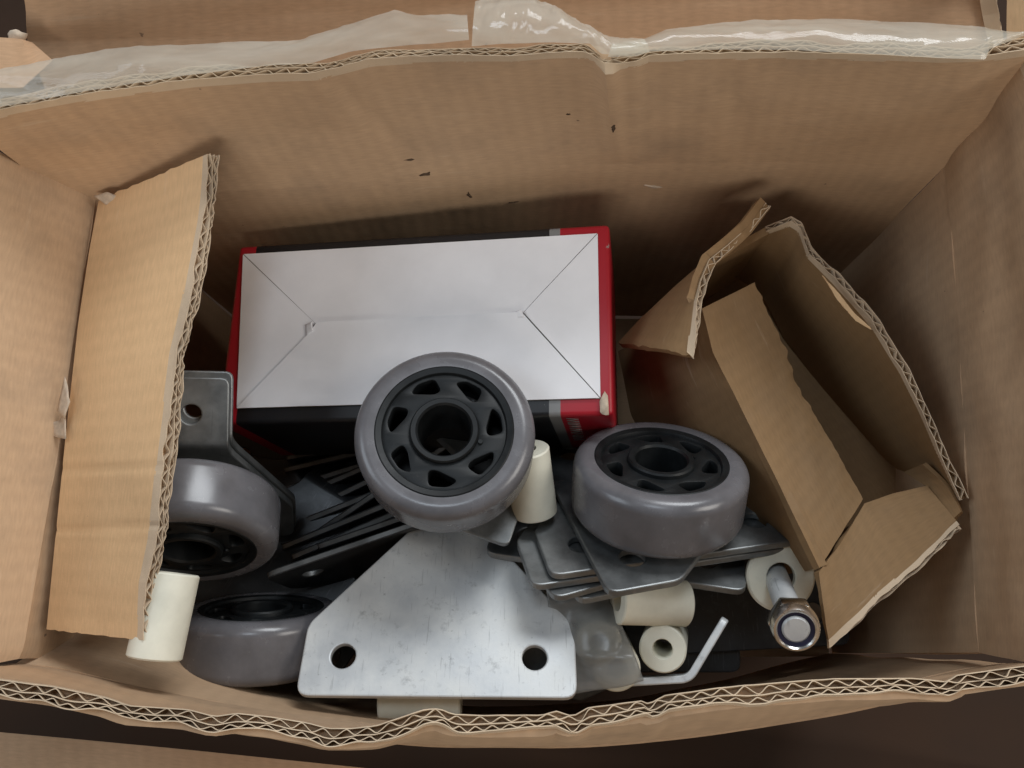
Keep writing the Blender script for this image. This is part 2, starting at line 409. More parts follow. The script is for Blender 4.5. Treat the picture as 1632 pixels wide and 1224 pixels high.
def dflap(s, t):
    e = math.sin(math.pi * min(1, t * 1.0))
    d = 0.0020 * nz((s * 4, t * 1.5, 3.3)) * e + 0.0004 * nz((s * 22, t * 7, 5.0)) * e
    d += -0.0035 * math.exp(-((s - 0.607) / 0.007) ** 2) * t * (1 if t < 0.999 else 0.0)      # vertical buckle
    d += 0.0012 * math.exp(-((s - 0.40 + 0.05 * t) / 0.010) ** 2) * e
    d += 0.0010 * math.exp(-((s - 0.745 + 0.03 * t) / 0.012) ** 2) * e
    if t < 0.05: d += 0.0
    return V(0, d, 0.2 * d)
back_flap = part(board('back_flap', rows_between(crease_f2, rim_f, 150, 30, dflap), DW, 'kraft_liner', box, V(0, -1, 0.2), seed=3, rec=0.004, crush=0.6))
# --- left wall and left flap
lc = [P(152, 318, 0.3985), P(120, 520, 0.384), P(85, 760, 0.366), P(38, 1032, 0.343), P(30, 1050, 0.3415)]
fl_l = [V(XL, YF, FZ), V(XL - 0.004, YN - 0.01, FZ)]
part(slab('side_wall', rows_between(fl_l, lc, 40, 16, lambda s, t: V(0.0016 * nz((s * 6, t * 4, 9.0)), 0, 0)), 0.007, 'kraft_liner', box, V(1, 0, 0.1)))
lr = [V(-0.262, 0.198, 0.245), V(-0.266, 0.1, 0.252), V(-0.258, 0.0, 0.25), V(-0.247, -0.035, 0.247)]
lcu = [p + V(0, 0, -0.0001) for p in lc]
part(board('side_flap', rows_between(lcu, lr, 60, 16, lambda s, t: V(0.0025 * nz((s * 6, t * 3, 19.0)) * math.sin(math.pi * t), 0, 0)), DW, 'kraft_liner', box, V(1, 0, 0.3), seed=11))
# --- right wall and right flap
rc = [P(1505, 266, 0.3990), P(1520, 400, 0.390), P(1534, 640, 0.372), P(1548, 860, 0.356), P(1560, 1040, 0.3425)]
fl_r = [V(XR, YF, FZ), V(XR + 0.002, YN - 0.01, FZ)]
part(slab('side_wall', rows_between(fl_r, rc, 50, 18, lambda s, t: V(0.002 * nz((s * 7, t * 4, 29.0)), 0, 0)), 0.007, 'kraft_liner', box, V(-1, 0, 0.1)))
rr_ = PL([(1634, 92, .322), (1655, 140, .318), (1690, 300, .312), (1725, 560, .300), (1735, 820, .284), (1730, 1075, .268)])
rcu = [p + V(0, 0, -0.0001) for p in rc]
def drf(s, t): return V(0.003 * nz((s * 6, t * 3, 39.0)) * math.sin(math.pi * t) + 0.0006 * nz((s * 18, t * 7, 9.0)) * math.sin(math.pi * t), 0, 0)
part(board('side_flap', rows_between(rcu, rr_, 70, 20, drf), DW, 'kraft_liner', box, V(-1, 0, 0.3), seed=12))
# --- near wall and near flap, bulged outward by the contents
def bow(x): return 0.027 * max(0.0, math.cos(x / 0.205 * math.pi / 2)) ** 1.0
nc = [V(-0.212 + 0.42 * i / 24, 0, 0.152) for i in range(25)]
for p in nc: p.y = -0.021 - bow(p.x) * 1.0 - 0.004
def inset(x): k = min(1, max(0, (-0.125 - x) / 0.06)); return 0.075 * k * k * (3 - 2 * k)
fl_n = [V(p.x, YN - 0.010 - 1.2 * bow(p.x) + inset(p.x), FZ) for p in nc]
part(slab('front_wall', rows_between(fl_n, nc, 60, 14, lambda s, t: V(0, 0.0015 * nz((s * 9, t * 4, 49.0)), 0)), 0.007, 'kraft_liner', box, V(0, 1, 0.1)))
rim_n = PL([(-70, 1072, .268), (0, 1083, .267), (86, 1094, .266), (171, 1112, .266), (205, 1124, .2655), (300, 1130, .265), (342, 1141, .265), (377, 1136, .265), (428, 1141, .265), (490, 1151, .265),
            (523, 1160, .265), (560, 1160, .265), (599, 1156, .265), (640, 1142, .265), (678, 1129, .265), (701, 1128, .265), (721, 1137, .265), (771, 1139, .265), (864, 1138, .265), (888, 1131, .265),
            (913, 1140, .265), (937, 1126, .265), (1024, 1115, .265), (1034, 1121, .265), (1058, 1107, .265), (1180, 1091, .266), (1325, 1081, .266), (1456, 1080, .267), (1510, 1086, .267), (1526, 1075, .267), (1632, 1061, .268), (1700, 1054, .269)])
nrows = []
A0, B0 = resample([V(-0.222, -0.026, 0.153)] + [p + V(0, 0, -0.0001) for p in nc] + [V(0.216, -0.026, 0.153)], 170), resample(rim_n, 170)
for i in range(16):
    t = i / 15; r = []
    for j in range(170):
        s = j / 169; p = A0[j].lerp(B0[j], t)
        c = max(0, math.sin(math.pi * s)) ** 0.8
        p = p + V(0, -0.0015 * math.sin(math.pi * t ** 1.6) * c + 0.0012 * nz((s * 26, t * 5, 6.0)) * math.sin(math.pi * t), 0)
        if i == 15: p = B0[j]
        r.append(p)
    nrows.append(r)
front_flap = part(board('front_flap', nrows, DW, 'kraft_liner', box, V(0, 1, 0.2), seed=21, rec=0.005, crush=0.62, rough=0.0018))
# --- bottom
part(slab('bottom', rows_between([V(XL, YN - 0.012, FZ), V(XR, YN - 0.012, FZ)], [V(XL, YF, FZ), V(XR, YF, FZ)], 24, 16), 0.007, 'kraft_liner', box, V(0, 0, 1)))
# --- clear tape along the far rim
def tape(lower, upper, seed, rows=12, amp=0.0016):
    A, B = resample(PL(lower), 90), resample(PL(upper), 90); g = []
    for i in range(rows):
        t = i / (rows - 1); r = []
        for j in range(90):
            s = j / 89; p = A[j].lerp(B[j], t)
            lift = 0.003 * math.sin(math.pi * t) + 0.0012
            d = amp * (nz((s * 9, t * 1.6, seed)) + 1.3 * (0.4 - abs(nz((s * 11 + t * 2.5, t * 1.2, seed + 5)))) + 0.7 * (0.3 - abs(nz((s * 30 - t * 4, t * 2.0, seed + 9))))) * (0.25 + t)
            r.append(p + AB * (lift + d))
        g.append(r)
    T, S = rows, 90; F = [(i * S + j, i * S + j + 1, (i + 1) * S + j + 1, (i + 1) * S + j) for i in range(T - 1) for j in range(S - 1)]
    me = bpy.data.meshes.new('tape'); me.from_pydata([p for r in g for p in r], [], F); smooth(me)
    return part(link('tape', me, 'clear_tape', box))
tape([(-60, 184, .334), (0, 173, .332), (150, 145, .327), (300, 122, .323), (415, 108, .321), (500, 102, .320), (560, 84, .318), (650, 74, .316), (690, 72, .315), (748, 66, .314)],
     [(-60, 124, .338), (0, 116, .336), (50, 107, .335), (190, 80, .332), (330, 73, .330), (480, 66, .328), (560, 42, .325), (632, 20, .322), (665, 28, .322), (745, 26, .321)], 1.0)
tape([(752, 76, .315), (800, 72, .314), (880, 70, .313), (940, 72, .313), (958, 88, .313), (985, 90, .313), (1034, 86, .3135)],
     [(758, 8, .320), (790, -6, .320), (850, -2, .320), (880, 10, .320), (930, 38, .320), (962, 60, .319), (985, 64, .318), (1022, 66, .317)], 2.0, amp=0.0014)
tape([(968, 93, .3125), (1016, 92, .3125), (1034, 84, .3125), (1150, 81, .312), (1266, 82, .312), (1416, 90, .3115), (1500, 95, .312), (1568, 97, .3125), (1574, 80, .314), (1632, 58, .316)],
     [(975, 72, .318), (1022, 66, .318), (1062, 49, .319), (1200, 34, .321), (1330, 33, .321), (1480, 40, .321), (1560, 44, .321), (1600, 53, .321), (1620, 55, .321), (1634, 54, .321)], 3.0, amp=0.0010)
# --- torn scuffs and paper flakes on the cardboard
def flake(u, v, d, w_, h_, ang, mat, nrm, seed):
    rnd = random.Random(seed); n = Vector(nrm).normalized()
    bpy.context.view_layer.update(); dr = (P(u, v, 1) - CO).normalized()
    hit, c, hn, _, ho, _ = SC.ray_cast(bpy.context.evaluated_depsgraph_get(), CO, dr)
    n = hn if hn.dot(dr) < 0 else -hn; c = c - n * 0.0011
    x = n.cross(V(0.1, 0.2, 1)).normalized(); y = n.cross(x); ca, sa = math.cos(ang), math.sin(ang)
    x, y = x * ca + y * sa, y * ca - x * sa
    k = 11; vs = [c + n * 0.0016]
    for i in range(k):
        a = 2 * math.pi * i / k; r = rnd.uniform(0.45, 1.1)
        vs.append(c + x * (w_ * r * math.cos(a)) + y * (h_ * r * math.sin(a)) + n * rnd.uniform(0.0004, 0.0016))
    for i in range(k): vs.append(vs[1 + i] - n * 0.003)
    F = [(0, 1 + i, 1 + (i + 1) % k) for i in range(k)] + [(1 + i, 1 + k + i, 1 + k + (i + 1) % k, 1 + (i + 1) % k) for i in range(k)]
    me = bpy.data.meshes.new('tear'); me.from_pydata(vs, [], F)
    return part(link('tear', me, mat, box))

# ================================================================== OUTER CARTON PANELS
outer = tag(empty('outer_carton', (0, 0.1, -0.02)), 'bigger brown carton whose open flaps surround the taped box', 'box')
def opart(o): return local(outer, o)
ot = PL([(34, -60, .372), (420, -80, .372), (900, -90, .372), (1250, -90, .372), (1580, -90, .372)])
om = PL([(42, 40, .395), (420, 24, .396), (800, 6, .396), (1200, -4, .396), (1588, 0, .394)])
ob_ = PL([(44, 70, .405), (420, 62, .405), (800, 50, .405), (1200, 45, .405), (1592, 45, .403)])
obt = PL([(110, 240, .44), (420, 235, .44), (800, 230, .44), (1200, 230, .44), (1560, 230, .44)])
orow = rows_between(obt, ob_, 90, 8)[:-1] + rows_between(ob_, om, 90, 6)[:-1] + rows_between(om, ot, 90, 10, lambda s, t: V(0, 0, 0.002 * nz((s * 9, t * 2, 2.2))))
opart(slab('back_flap', orow, 0.007, 'kraft_outer', outer, V(0, -1, 0.6)))
# right-hand end: cut edge and the neighbouring flap
e1 = PL([(1584, -70, .372), (1586, -20, .385), (1592, 20, .395), (1600, 60, .403), (1600, 120, .41)])
e2 = [p + V(-0.006, 0, -0.002) for p in e1]
opart(fluting('fluting', e1, e2, [V(-0.5, -0.6, 0.6).normalized()] * len(e1), DW, outer, seed=31))
opart(slab('side_flap', rows_between(PL([(1606, 90, .37), (1604, 40, .37), (1606, -60, .37)]), PL([(1740, 90, .34), (1740, 40, .34), (1740, -60, .34)]), 14, 8), 0.007, 'kraft_light', outer))
# left-hand corner: the neighbouring flap and a torn flake
opart(slab('side_flap', rows_between(PL([(-120, 150, .37), (-60, 140, .375), (36, 140, .385), (84, 96, .392)]), PL([(-120, 50, .365), (-60, 55, .37), (34, 62, .38), (52, 68, .39)]), 16, 8), 0.007, 'kraft_outer', outer))
def crumb(pts, seed, parent, mat='torn_paper'):
    bm = bmesh.new(); bmesh.ops.create_icosphere(bm, subdivisions=2, radius=1)
    c = P(*pts[0]); s = pts[1]
    for v in bm.verts:
        v.co = V(v.co.x * s[0], v.co.y * s[1], v.co.z * s[2]) * (1 + 0.5 * nz((v.co.x * 2, v.co.y * 2, v.co.z * 2 + seed))); v.co += c
    return from_bm('torn_paper', bm, mat, parent, 60)
opart(crumb([(27, 57, .384), (0.0045, 0.003, 0.003)], 3.0, outer))
# near flap of the outer carton, below and in front
n2 = PL([(-100, 1158, .47), (100, 1176, .47), (300, 1195, .48), (600, 1226, .50), (1100, 1236, .53), (1750, 1236, .56)])
n3 = PL([(-100, 1330, .43), (100, 1340, .43), (300, 1350, .44), (600, 1370, .46), (1100, 1400, .50), (1750, 1400, .53)])
orow = rows_between(n2, n3, 60, 10)
opart(slab('front_flap', orow, 0.007, 'kraft_outer', outer, V(0, 0.3, 1)))

# ================================================================== LEFT CARDBOARD PANEL
ins = tag(empty('cardboard_insert', P(190, 660, .37)), 'tan double-wall cardboard panel jutting in along the left side of the box', 'cardboard')
li_ = PL([(74, 1003, .350), (88, 860, .358), (104, 700, .368), (124, 520, .381), (142, 400, .389), (157, 320, .3945)])
ri_ = PL([(232, 1021, .320), (236, 930, .3225), (250, 860, .325), (262, 740, .328), (284, 560, .337), (305, 470, .342), (327, 350, .3485), (340, 250, .354)])
def dins(s, t):
    return V(0, 0, 0.0018 * nz((s * 5, t * 2, 70)) * math.sin(math.pi * t) + 0.0035 * t * (max(0, s - 0.86) / 0.14) ** 2 - 0.0007 * math.exp(-((s - 0.21 - 0.01 * t) / 0.006) ** 2) - 0.0007 * math.exp(-((s - 0.345 + 0.01 * t) / 0.006) ** 2))
rw = rows_between(li_, ri_, 110, 22, dins)
for i, r in enumerate(rw):                            # ragged torn top end
    r[-1] = r[-1] + V(0, 0.0016 * nz((i * 0.9, 1, 1)), 0)
    r[0] = r[0] + V(0, 0.0006 * nz((i * 0.9, 4, 1)), 0)
o = board('panel', rw, DW, 'kraft_light', ins, V(0.1, 0, 1), seed=41, rec=0.005, crush=0.5, rough=0.0026); local(ins, o)
def shred(pts, parent, mat='torn_paper'):
    q = PL(pts); c = sum(q, V(0, 0, 0)) / len(q); bm = bmesh.new(); bm.faces.new([bm.verts.new(p) for p in q])
    bmesh.ops.triangulate(bm, faces=bm.faces); bmesh.ops.subdivide_edges(bm, edges=bm.edges, cuts=4, use_grid_fill=True)
    for v in bm.verts: v.co += AB * 0.0012 * nz(v.co * 160)
    o = from_bm('torn_paper', bm, mat, parent, 60); md = o.modifiers.new('t', 'SOLIDIFY'); md.thickness = 0.0004; return o
for q in [[(150, 312, .391), (172, 306, .388), (196, 316, .386), (168, 326, .389)], [(104, 600, .369), (112, 640, .362), (104, 668, .364), (92, 655, .368)],
          [(104, 655, .366), (106, 700, .363), (80, 694, .371), (74, 676, .372), (96, 670, .368)]]:
    local(ins, shred(q, ins))

# ================================================================== PRODUCT BOX
W, D, HH = 0.196, 0.098, 0.075
wb = pose([(-W / 2, D / 2), (W / 2, D / 2), (W / 2, -D / 2), (-W / 2, -D / 2)], [(391, 381), (968, 356), (979, 659), (338, 690)], 0.422, (0, 0), 0, 60)
pb = empty('product_box'); pb.matrix_world = wb
tag(pb, 'small white box with red and black printed sides lying against the back wall', 'box')
m, nt, b = newmat('printed_card'); L = nt.links.new
tc = nd(nt, 'ShaderNodeTexCoord'); sx = nd(nt, 'ShaderNodeSeparateXYZ'); L(tc.outputs['Object'], sx.inputs[0])
mr = nd(nt, 'ShaderNodeMapRange'); L(sx.outputs[0], mr.inputs[0]); mr.inputs[1].default_value = -W / 2; mr.inputs[2].default_value = W / 2
cr_ = ramp(nt, mr.outputs[0], [(0.0, (0.45, 0.012, 0.025)), (0.050, (0.012, 0.012, 0.014)), (0.845, (0.22, 0.22, 0.22)), (0.872, (0.37, 0.009, 0.020))]); cr_.color_ramp.interpolation = 'CONSTANT'
n1 = nd(nt, 'ShaderNodeTexNoise', Scale=170.0, Detail=6.0, Roughness=0.75); L(tc.outputs['Object'], n1.inputs['Vector'])
sc_ = ramp(nt, n1.outputs[0], [(0.66, (0, 0, 0)), (0.70, (0.8,) * 3)])
L(mix(nt, sc_.outputs[0], cr_.outputs[0], (0.30, 0.28, 0.26)), b.inputs['Base Color']); b.inputs['Roughness'].default_value = 0.42
bm = bmesh.new(); bmesh.ops.create_cube(bm, size=1)
for v in bm.verts: v.co = V(v.co.x * W, v.co.y * D, (v.co.z - 0.5) * HH)
bmesh.ops.bevel(bm, geom=[e for e in bm.edges], offset=0.0022, segments=3, affect='EDGES', profile=0.5)
from_bm('body', bm, 'printed_card', pb, 40)
x0, x1, y0, y1 = -W / 2 + 0.0032, W / 2 - 0.0058, -D / 2 + 0.0078, D / 2 - 0.0052
x0b = -W / 2 + 0.0100
Lp, Rp = (-0.0505, 0.0025), (0.0555, 0.0030)
g = 0.00036
flaps = {
 'far': [(x0 + g, y1), (x1 - g, y1), (Rp[0] - g - 0.001, Rp[1] - 0.0015), (Lp[0] + g + 0.001, Lp[1] - 0.0015)],
 'near': [(x0b + g, y0), (Lp[0] + g - 0.003, Lp[1] - 0.006), (Lp[0] + g + .001, Lp[1] - g), (Rp[0] - g, Rp[1] - g), (x1 - g, y0)],
 'left': [(x0b, y0 + g), (x0, y1 - g), (Lp[0] - g, Lp[1]), (Lp[0] - g - 0.003, Lp[1] - 0.006)],
 'right': [(x1, y1 - g), (x1, y0 + g), (Rp[0] + g, Rp[1])]}
bm = bmesh.new(); bm.faces.new([bm.verts.new(p) for p in ((x0b, y0, 0.0003), (x1, y0, 0.0003), (x1, y1, 0.0003), (x0, y1, 0.0003))]); from_bm('inner_flap', bm, 'seam_shade_card', pb, None)  # added grey sheet, its colour stands in for shade in the flap seams
for k, poly in flaps.items():
    bm = bmesh.new(); bm.faces.new([bm.verts.new((x, y, 0)) for x, y in poly])
    bmesh.ops.triangulate(bm, faces=bm.faces); bmesh.ops.subdivide_edges(bm, edges=bm.edges, cuts=14, use_grid_fill=True)
    for v in bm.verts:
        e = min(1, max(0, (min(v.co.x - x0, x1 - v.co.x, v.co.y - y0, y1 - v.co.y)) / 0.03))
        v.co.z = {'far': 0.0006, 'near': 0.0017, 'left': 0.0008, 'right': 0.0009}[k] + 0.0007 * e * (1 + nz((v.co.x * 30, v.co.y * 30, 3)))
        if k == 'near':
            v.co.z += 0.0011 * math.exp(-max(0, Lp[1] - v.co.y) / 0.0035)
            xl = -0.0475 + 0.0035 * math.sin((v.co.y + 0.0) * 55)
            v.co.z += 0.0016 * math.exp(-((v.co.x - xl) / 0.0012) ** 2) * min(1, abs(v.co.y) / 0.01)
    r = bmesh.ops.extrude_face_region(bm, geom=list(bm.faces))
    for v in [x for x in r['geom'] if isinstance(x, bmesh.types.BMVert)]: v.co.z -= 0.0005
    bmesh.ops.recalc_face_normals(bm, faces=bm.faces)
    from_bm('flap', bm, 'white_card', pb, 30)
def curl(pts, name='tab'):
    bm = bmesh.new(); n = len(pts); a = [bm.verts.new(p) for p in pts]; bm.faces.new(a)
    bmesh.ops.triangulate(bm, faces=bm.faces); bmesh.ops.subdivide_edges(bm, edges=bm.edges, cuts=3, use_grid_fill=True)
    o = from_bm(name, bm, 'white_card', pb, 40); md = o.modifiers.new('s', 'SOLIDIFY'); md.thickness = 0.0004; return o
curl([(Lp[0] - 0.005, Lp[1] - 0.001, 0.0018), (Lp[0] - 0.001, Lp[1], 0.0034), (Lp[0], Lp[1] - 0.005, 0.0030), (Lp[0] - 0.004, Lp[1] - 0.007, 0.0018)])
curl([(Rp[0] - 0.006, Rp[1] - 0.001, 0.0018), (Rp[0] - 0.001, Rp[1] + 0.001, 0.0036), (Rp[0] + 0.001, Rp[1] - 0.003, 0.0030), (Rp[0] - 0.004, Rp[1] - 0.003, 0.0022)])
# crushed corner of the carton
bm = bmesh.new(); bmesh.ops.create_icosphere(bm, subdivisions=2, radius=0.003)
for v in bm.verts: v.co = V(v.co.x * 0.8, v.co.y * 1.7, v.co.z * 0.6) * (1 + 0.5 * nz(v.co * 500)) + V(x1 + 0.002, y0 - 0.003, 0.0)
from_bm('torn_corner', bm, 'torn_paper', pb, 60)
tcu = bpy.data.curves.new('print', 'FONT'); tcu.body = 'WINWWIW'; tcu.size = 0.0085; tcu.extrude = 0.0001; tcu.align_x = 'RIGHT'
to = bpy.data.objects.new('print', tcu); COL.objects.link(to); dg = bpy.context.evaluated_depsgraph_get()
me = bpy.data.meshes.new_from_object(to.evaluated_get(dg)); bpy.data.objects.remove(to)
to = link('print', me, 'grey_ink', pb); to.matrix_local = Matrix.Translation((W / 2 - 0.0165, -D / 2 - 0.0002, -0.0035)) @ Matrix.Rotation(R(90), 4, 'X') @ Matrix.Rotation(R(90), 4, 'Z')

# ================================================================== WHEELS
WR, WW = 0.0400, 0.0295
def wheel_meshes():
    d = {}
    pr = [(0.0312, -WW / 2 + 0.001)]
    def arc(cx, cz, r, a0, a1, k=7): return [(cx + r * math.cos(a0 + (a1 - a0) * i / k), cz + r * math.sin(a0 + (a1 - a0) * i / k)) for i in range(k + 1)]
    rs = 0.0062
    pr = [(0.0306, -WW / 2 + 0.0004)] + arc(WR - rs, -WW / 2 + rs, rs, -math.pi / 2, 0) + arc(WR - rs, WW / 2 - rs, rs, 0, math.pi / 2) + [(0.0306, WW / 2 - 0.0004)]
    d['tyre'] = lathe_bm(pr, 96)
    d['rim'] = lathe_bm([(0.0306, -WW / 2 + 0.0006), (0.0306, WW / 2 - 0.0006), (0.0300, WW / 2 - 0.0002), (0.0276, WW / 2 - 0.0008), (0.0270, WW / 2 - 0.0022), (0.0270, -WW / 2 + 0.0022), (0.0276, -WW / 2 + 0.0008), (0.0300, -WW / 2 + 0.0002)], 96)
    d['hub'] = lathe_bm([(0.0128, -WW / 2 - 0.0004), (0.0118, -WW / 2 + 0.0006), (0.0118, WW / 2 - 0.0010), (0.0126, WW / 2 + 0.0001), (0.0146, WW / 2 + 0.0002), (0.0152, WW / 2 - 0.0006), (0.0154, WW / 2 - 0.004), (0.0154, -WW / 2)], 72)
    slots = [circle(0, 0, 0.0150, 48)]
    for k in range(7):
        a = 2 * math.pi * k / 7 - math.pi / 2
        q = []
        for (r, da) in ((0.0194, -0.35), (0.0182, -0.17), (0.0236, 0.27), (0.0257, 0.07), (0.0257, -0.25)):
            q.append((r * math.cos(a + da), r * math.sin(a + da)))
        slots.append(rounded(q, 0.0022, 4))
    bm = flat_mesh('web', [circle(0, 0, 0.0274, 96)] + slots, 0.009, 0.0005)
    bmesh.ops.translate(bm, verts=bm.verts, vec=(0, 0, WW / 2 - 0.0022)); d['web'] = bm
    bm = lathe_bm([(0.0152, -0.001), (0.0152, 0.001), (0.0272, 0.001), (0.0272, -0.001)], 40)
    d['back_web'] = bm
    bm = bmesh.new(); bmesh.ops.create_cone(bm, cap_ends=True, segments=20, radius1=0.0012, radius2=0.0010, depth=0.0012)
    bmesh.ops.translate(bm, verts=bm.verts, vec=(0.0166 * math.cos(-0.32), 0.0166 * math.sin(-0.32), WW / 2 - 0.0018)); d['moulding_dot'] = bm
    out = {}
    for k, bm in d.items():
        me = bpy.data.meshes.new(k); bm.to_mesh(me); bm.free(); smooth(me, 32)
        me.materials.append(MATS['grey_polyurethane' if k == 'tyre' else 'black_nylon']); out[k] = me
    return out
WM = wheel_meshes()
def wheel(u, v, d, n, spin, label):
    o = empty('caster_wheel'); o.matrix_world = frame(u, v, d, n) @ Matrix.Translation((0, 0, -WW / 2)) @ Matrix.Rotation(spin, 4, 'Z')
    tag(o, label, 'wheel', 'grey caster wheels')
    for k in ('tyre', 'rim', 'hub', 'web', 'back_web', 'moulding_dot'):
        c = bpy.data.objects.new(k, WM[k]); COL.objects.link(c); c.parent = o
        if k == 'back_web': c.location = (0, 0, -WW / 2 + 0.004)
    return o
wheel(708, 684, 0.356, (0.02, math.sin(R(24)), math.cos(R(24))), R(0), 'grey caster wheel with black spoked hub facing up, lying over the white box')
wheel(1054, 730, 0.3730, (0.02, math.sin(R(65)), math.cos(R(65))), R(30), 'tilted grey caster wheel resting on the stacked plates by the brown carton')
wheel(300, 880, 0.378, (0.10, -math.sin(R(55)), math.cos(R(55))), R(5), 'grey caster wheel half covered by the tan cardboard panel')
wheel(418, 966, 0.412, (0.02, math.sin(R(93)), math.cos(R(93))), R(15), 'grey caster wheel standing low behind the corner of the big triangular bracket')

# ================================================================== BRACKETS
BT = 0.0036
NECK, BW, SH, NY = 0.0165, 0.0625, 0.033, 0.086
def bracket_mesh(bend, tab, nm, BW=BW):
    yb = NY + 0.003; tip = yb + tab
    ol = rounded([(-BW, 0), (BW, 0), (BW, SH), (NECK, NY), (NECK, tip), (-NECK, tip), (-NECK, NY), (-BW, SH)], [0.006, 0.006, 0.004, 0.006, 0.004, 0.004, 0.006, 0.004])
    hx = BW - 0.0188
    holes = ([circle(-hx, 0.0180, 0.0057), circle(hx, 0.0180, 0.0057)] if BW > 0.03 else []) + [ circle(0, yb + tab * 0.50, 0.0045)]
    rad = 0.006; k = 6; arcl = rad * abs(bend)
    cuts = [((0, yb + arcl * i / k, 0), (0, 1, 0)) for i in range(k + 1)]
    bm = flat_mesh(nm, [ol] + holes, BT, 0.0007, cuts)
    sgn = 1 if bend > 0 else -1
    for v in bm.verts:
        y, z = v.co.y - yb, v.co.z
        if y > 0:
            a = min(y / arcl, 1) * abs(bend); rest = max(0, y - arcl)
            zz = z * sgn                                     # bend toward +z for positive angles
            ny = (rad - zz) * math.sin(a) + rest * math.cos(a); nz_ = rad - (rad - zz) * math.cos(a) + rest * math.sin(a)
            v.co.y = yb + ny; v.co.z = nz_ * sgn
    me = bpy.data.meshes.new(nm); bm.to_mesh(me); bm.free(); smooth(me, 18); return me
BM_UP = bracket_mesh(R(52), 0.034, 'bracket_plate'); BM_UP2 = BM_UP.copy(); BM_DN = bracket_mesh(R(-50), 0.034, 'bracket_plate')
BM_NW = bracket_mesh(R(-50), 0.034, 'bracket_plate', 0.044); BM_NW.materials.append(MATS['dull_steel']); BM_ST = bracket_mesh(R(52), 0.034, 'bracket_plate', 0.0175); BM_ST.materials.append(MATS['galvanised_steel'])
BM_UP.materials.append(MATS['dull_steel']); BM_UP2.materials.append(MATS['galvanised_steel']); BM_DN.materials.append(MATS['galvanised_steel'])
BM_DN2 = BM_DN.copy(); BM_DN2.materials.clear(); BM_DN2.materials.append(MATS['dull_steel'])
steel('shaded_steel', (0.030, 0.032, 0.035), (0.050, 0.053, 0.056), 0.30, 0.50, 0.3)  # near-black colour puts the deep shade of the heap into the steel
BM_FAN = BM_DN2.copy(); BM_FAN.materials.clear(); BM_FAN.materials.append(MATS['shaded_steel']); BM_FAN.materials.append(MATS['dull_steel'])
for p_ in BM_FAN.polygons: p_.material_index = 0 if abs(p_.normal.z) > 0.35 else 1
def bracket(mw, me, label):
    o = bpy.data.objects.new('steel_bracket', me); COL.objects.link(o); o.matrix_world = mw
    return tag(o, label, 'bracket', 'galvanised steel brackets')
# the bright one in front
mw = pose([(-BW, 0), (BW, 0), (BW, SH), (-BW, SH), (-0.0437, 0.0180), (0.0437, 0.0180), (-NECK, NY), (NECK, NY)],
          [(472, 1101), (918, 1103), (917, 993), (489, 992), (543, 1043), (852, 1043), (662, 853), (772, 855)], 0.364, (R(-30), 0), 150, 100)
bracket(mw, BM_DN, 'bright triangular steel bracket with two holes lying at the front')
# tab of the one under the central wheel
mw = frame(752, 836, 0.378, (0.20, -0.30, 0.93), (0.33, 0.94, 0))
tabm = mw @ Matrix.Rotation(R(180), 4, 'Z')
# place so that the bent tab's tip sits at the surveyed spot: tab frame -> bracket frame
yb = NY + 0.003; rad = 0.006; bn = R(50)
tip_y = yb + rad * math.sin(bn) + (0.034 - rad * bn) * math.cos(bn); tip_z = rad - rad * math.cos(bn) + (0.034 - rad * bn) * math.sin(bn)
TABF = Matrix.Translation((0, tip_y, -tip_z)) @ Matrix.Rotation(-bn, 4, 'X')          # frame at the tab tip, y outward
def by_tip(mw_tip): return mw_tip @ TABF.inverted()
tipf = frame(757, 853, 0.381, (0.05, 0.45, 0.88), (-0.30, -0.95, 0))
bracket(by_tip(tipf), BM_DN2, 'steel bracket showing only its bent tab under the central wheel')
# left bracket with its tab up behind the left wheel
tl = frame(305, 601, 0.372, (0.22, -0.05, 0.97), (0.02, 1.0, 0))
bracket(by_tip(tl), BM_NW, 'upright steel bracket with bolt hole beside the tan cardboard panel')
bracket(by_tip(tl) @ Matrix.Translation((0.0012, -0.0006, -0.0042)), BM_NW, 'second upright bracket nested right behind the one beside the tan panel')
# leaning fan of dark plates
def leaning(a, b, za, zb, lean, label, me=BM_UP, shift=0.0):
    A, B = P(*a, za), P(*b, zb); x = (B - A).normalized()
    dn = (RC @ Vector(lean)).normalized(); dn = (dn - x * dn.dot(x)).normalized()
    y = dn; z = x.cross(y)
    M_ = Matrix((x, y, z)).transposed().to_4x4()
    org = A + x * (BW + shift)
    bracket(Matrix.Translation(org) @ M_, me, label)
fan = [((449, 723), (575, 700), .485, .480, -.20), ((440, 752), (573, 716), .484, .478, -.16), ((425, 786), (570, 738), .480, .474, -.14), ((452, 801), (573, 746), .478, .472, -.10),
       ((452, 829), (575, 764), .474, .468, -.10), ((448, 848), (586, 781), .466, .460, -.10), ((470, 857), (590, 788), .461, .455, -.16), ((440, 873), (598, 802), .456, .450, -.10), ((452, 888), (622, 817), .446, .440, -.10)]
ORD = ['nearest the white box', 'second from the white box', 'third from the white box', 'fourth from the white box', 'fifth from the white box', 'sixth from the white box', 'seventh from the white box', 'eighth from the white box', 'ninth from the white box']
rj = random.Random(5)
fan = [((a[0] + rj.uniform(-8, 8), a[1] + rj.uniform(-6, 6)), (b[0], b[1] + rj.uniform(-5, 5)), za, zb, (rj.uniform(-.06, .06), l_ + rj.uniform(-.06, .06), -.98), 'dark plate %s in the leaning fan' % o_) for (a, b, za, zb, l_), o_ in zip(fan, ORD)]
fan.append(((500, 868), (632, 823), .430, .425, (0, -.12, -.98), 'steel plate with a bright cut edge just above the front bracket'))
for a, b, za, zb, ln, lab in fan: leaning(a, b, za, zb, ln, lab, BM_FAN)
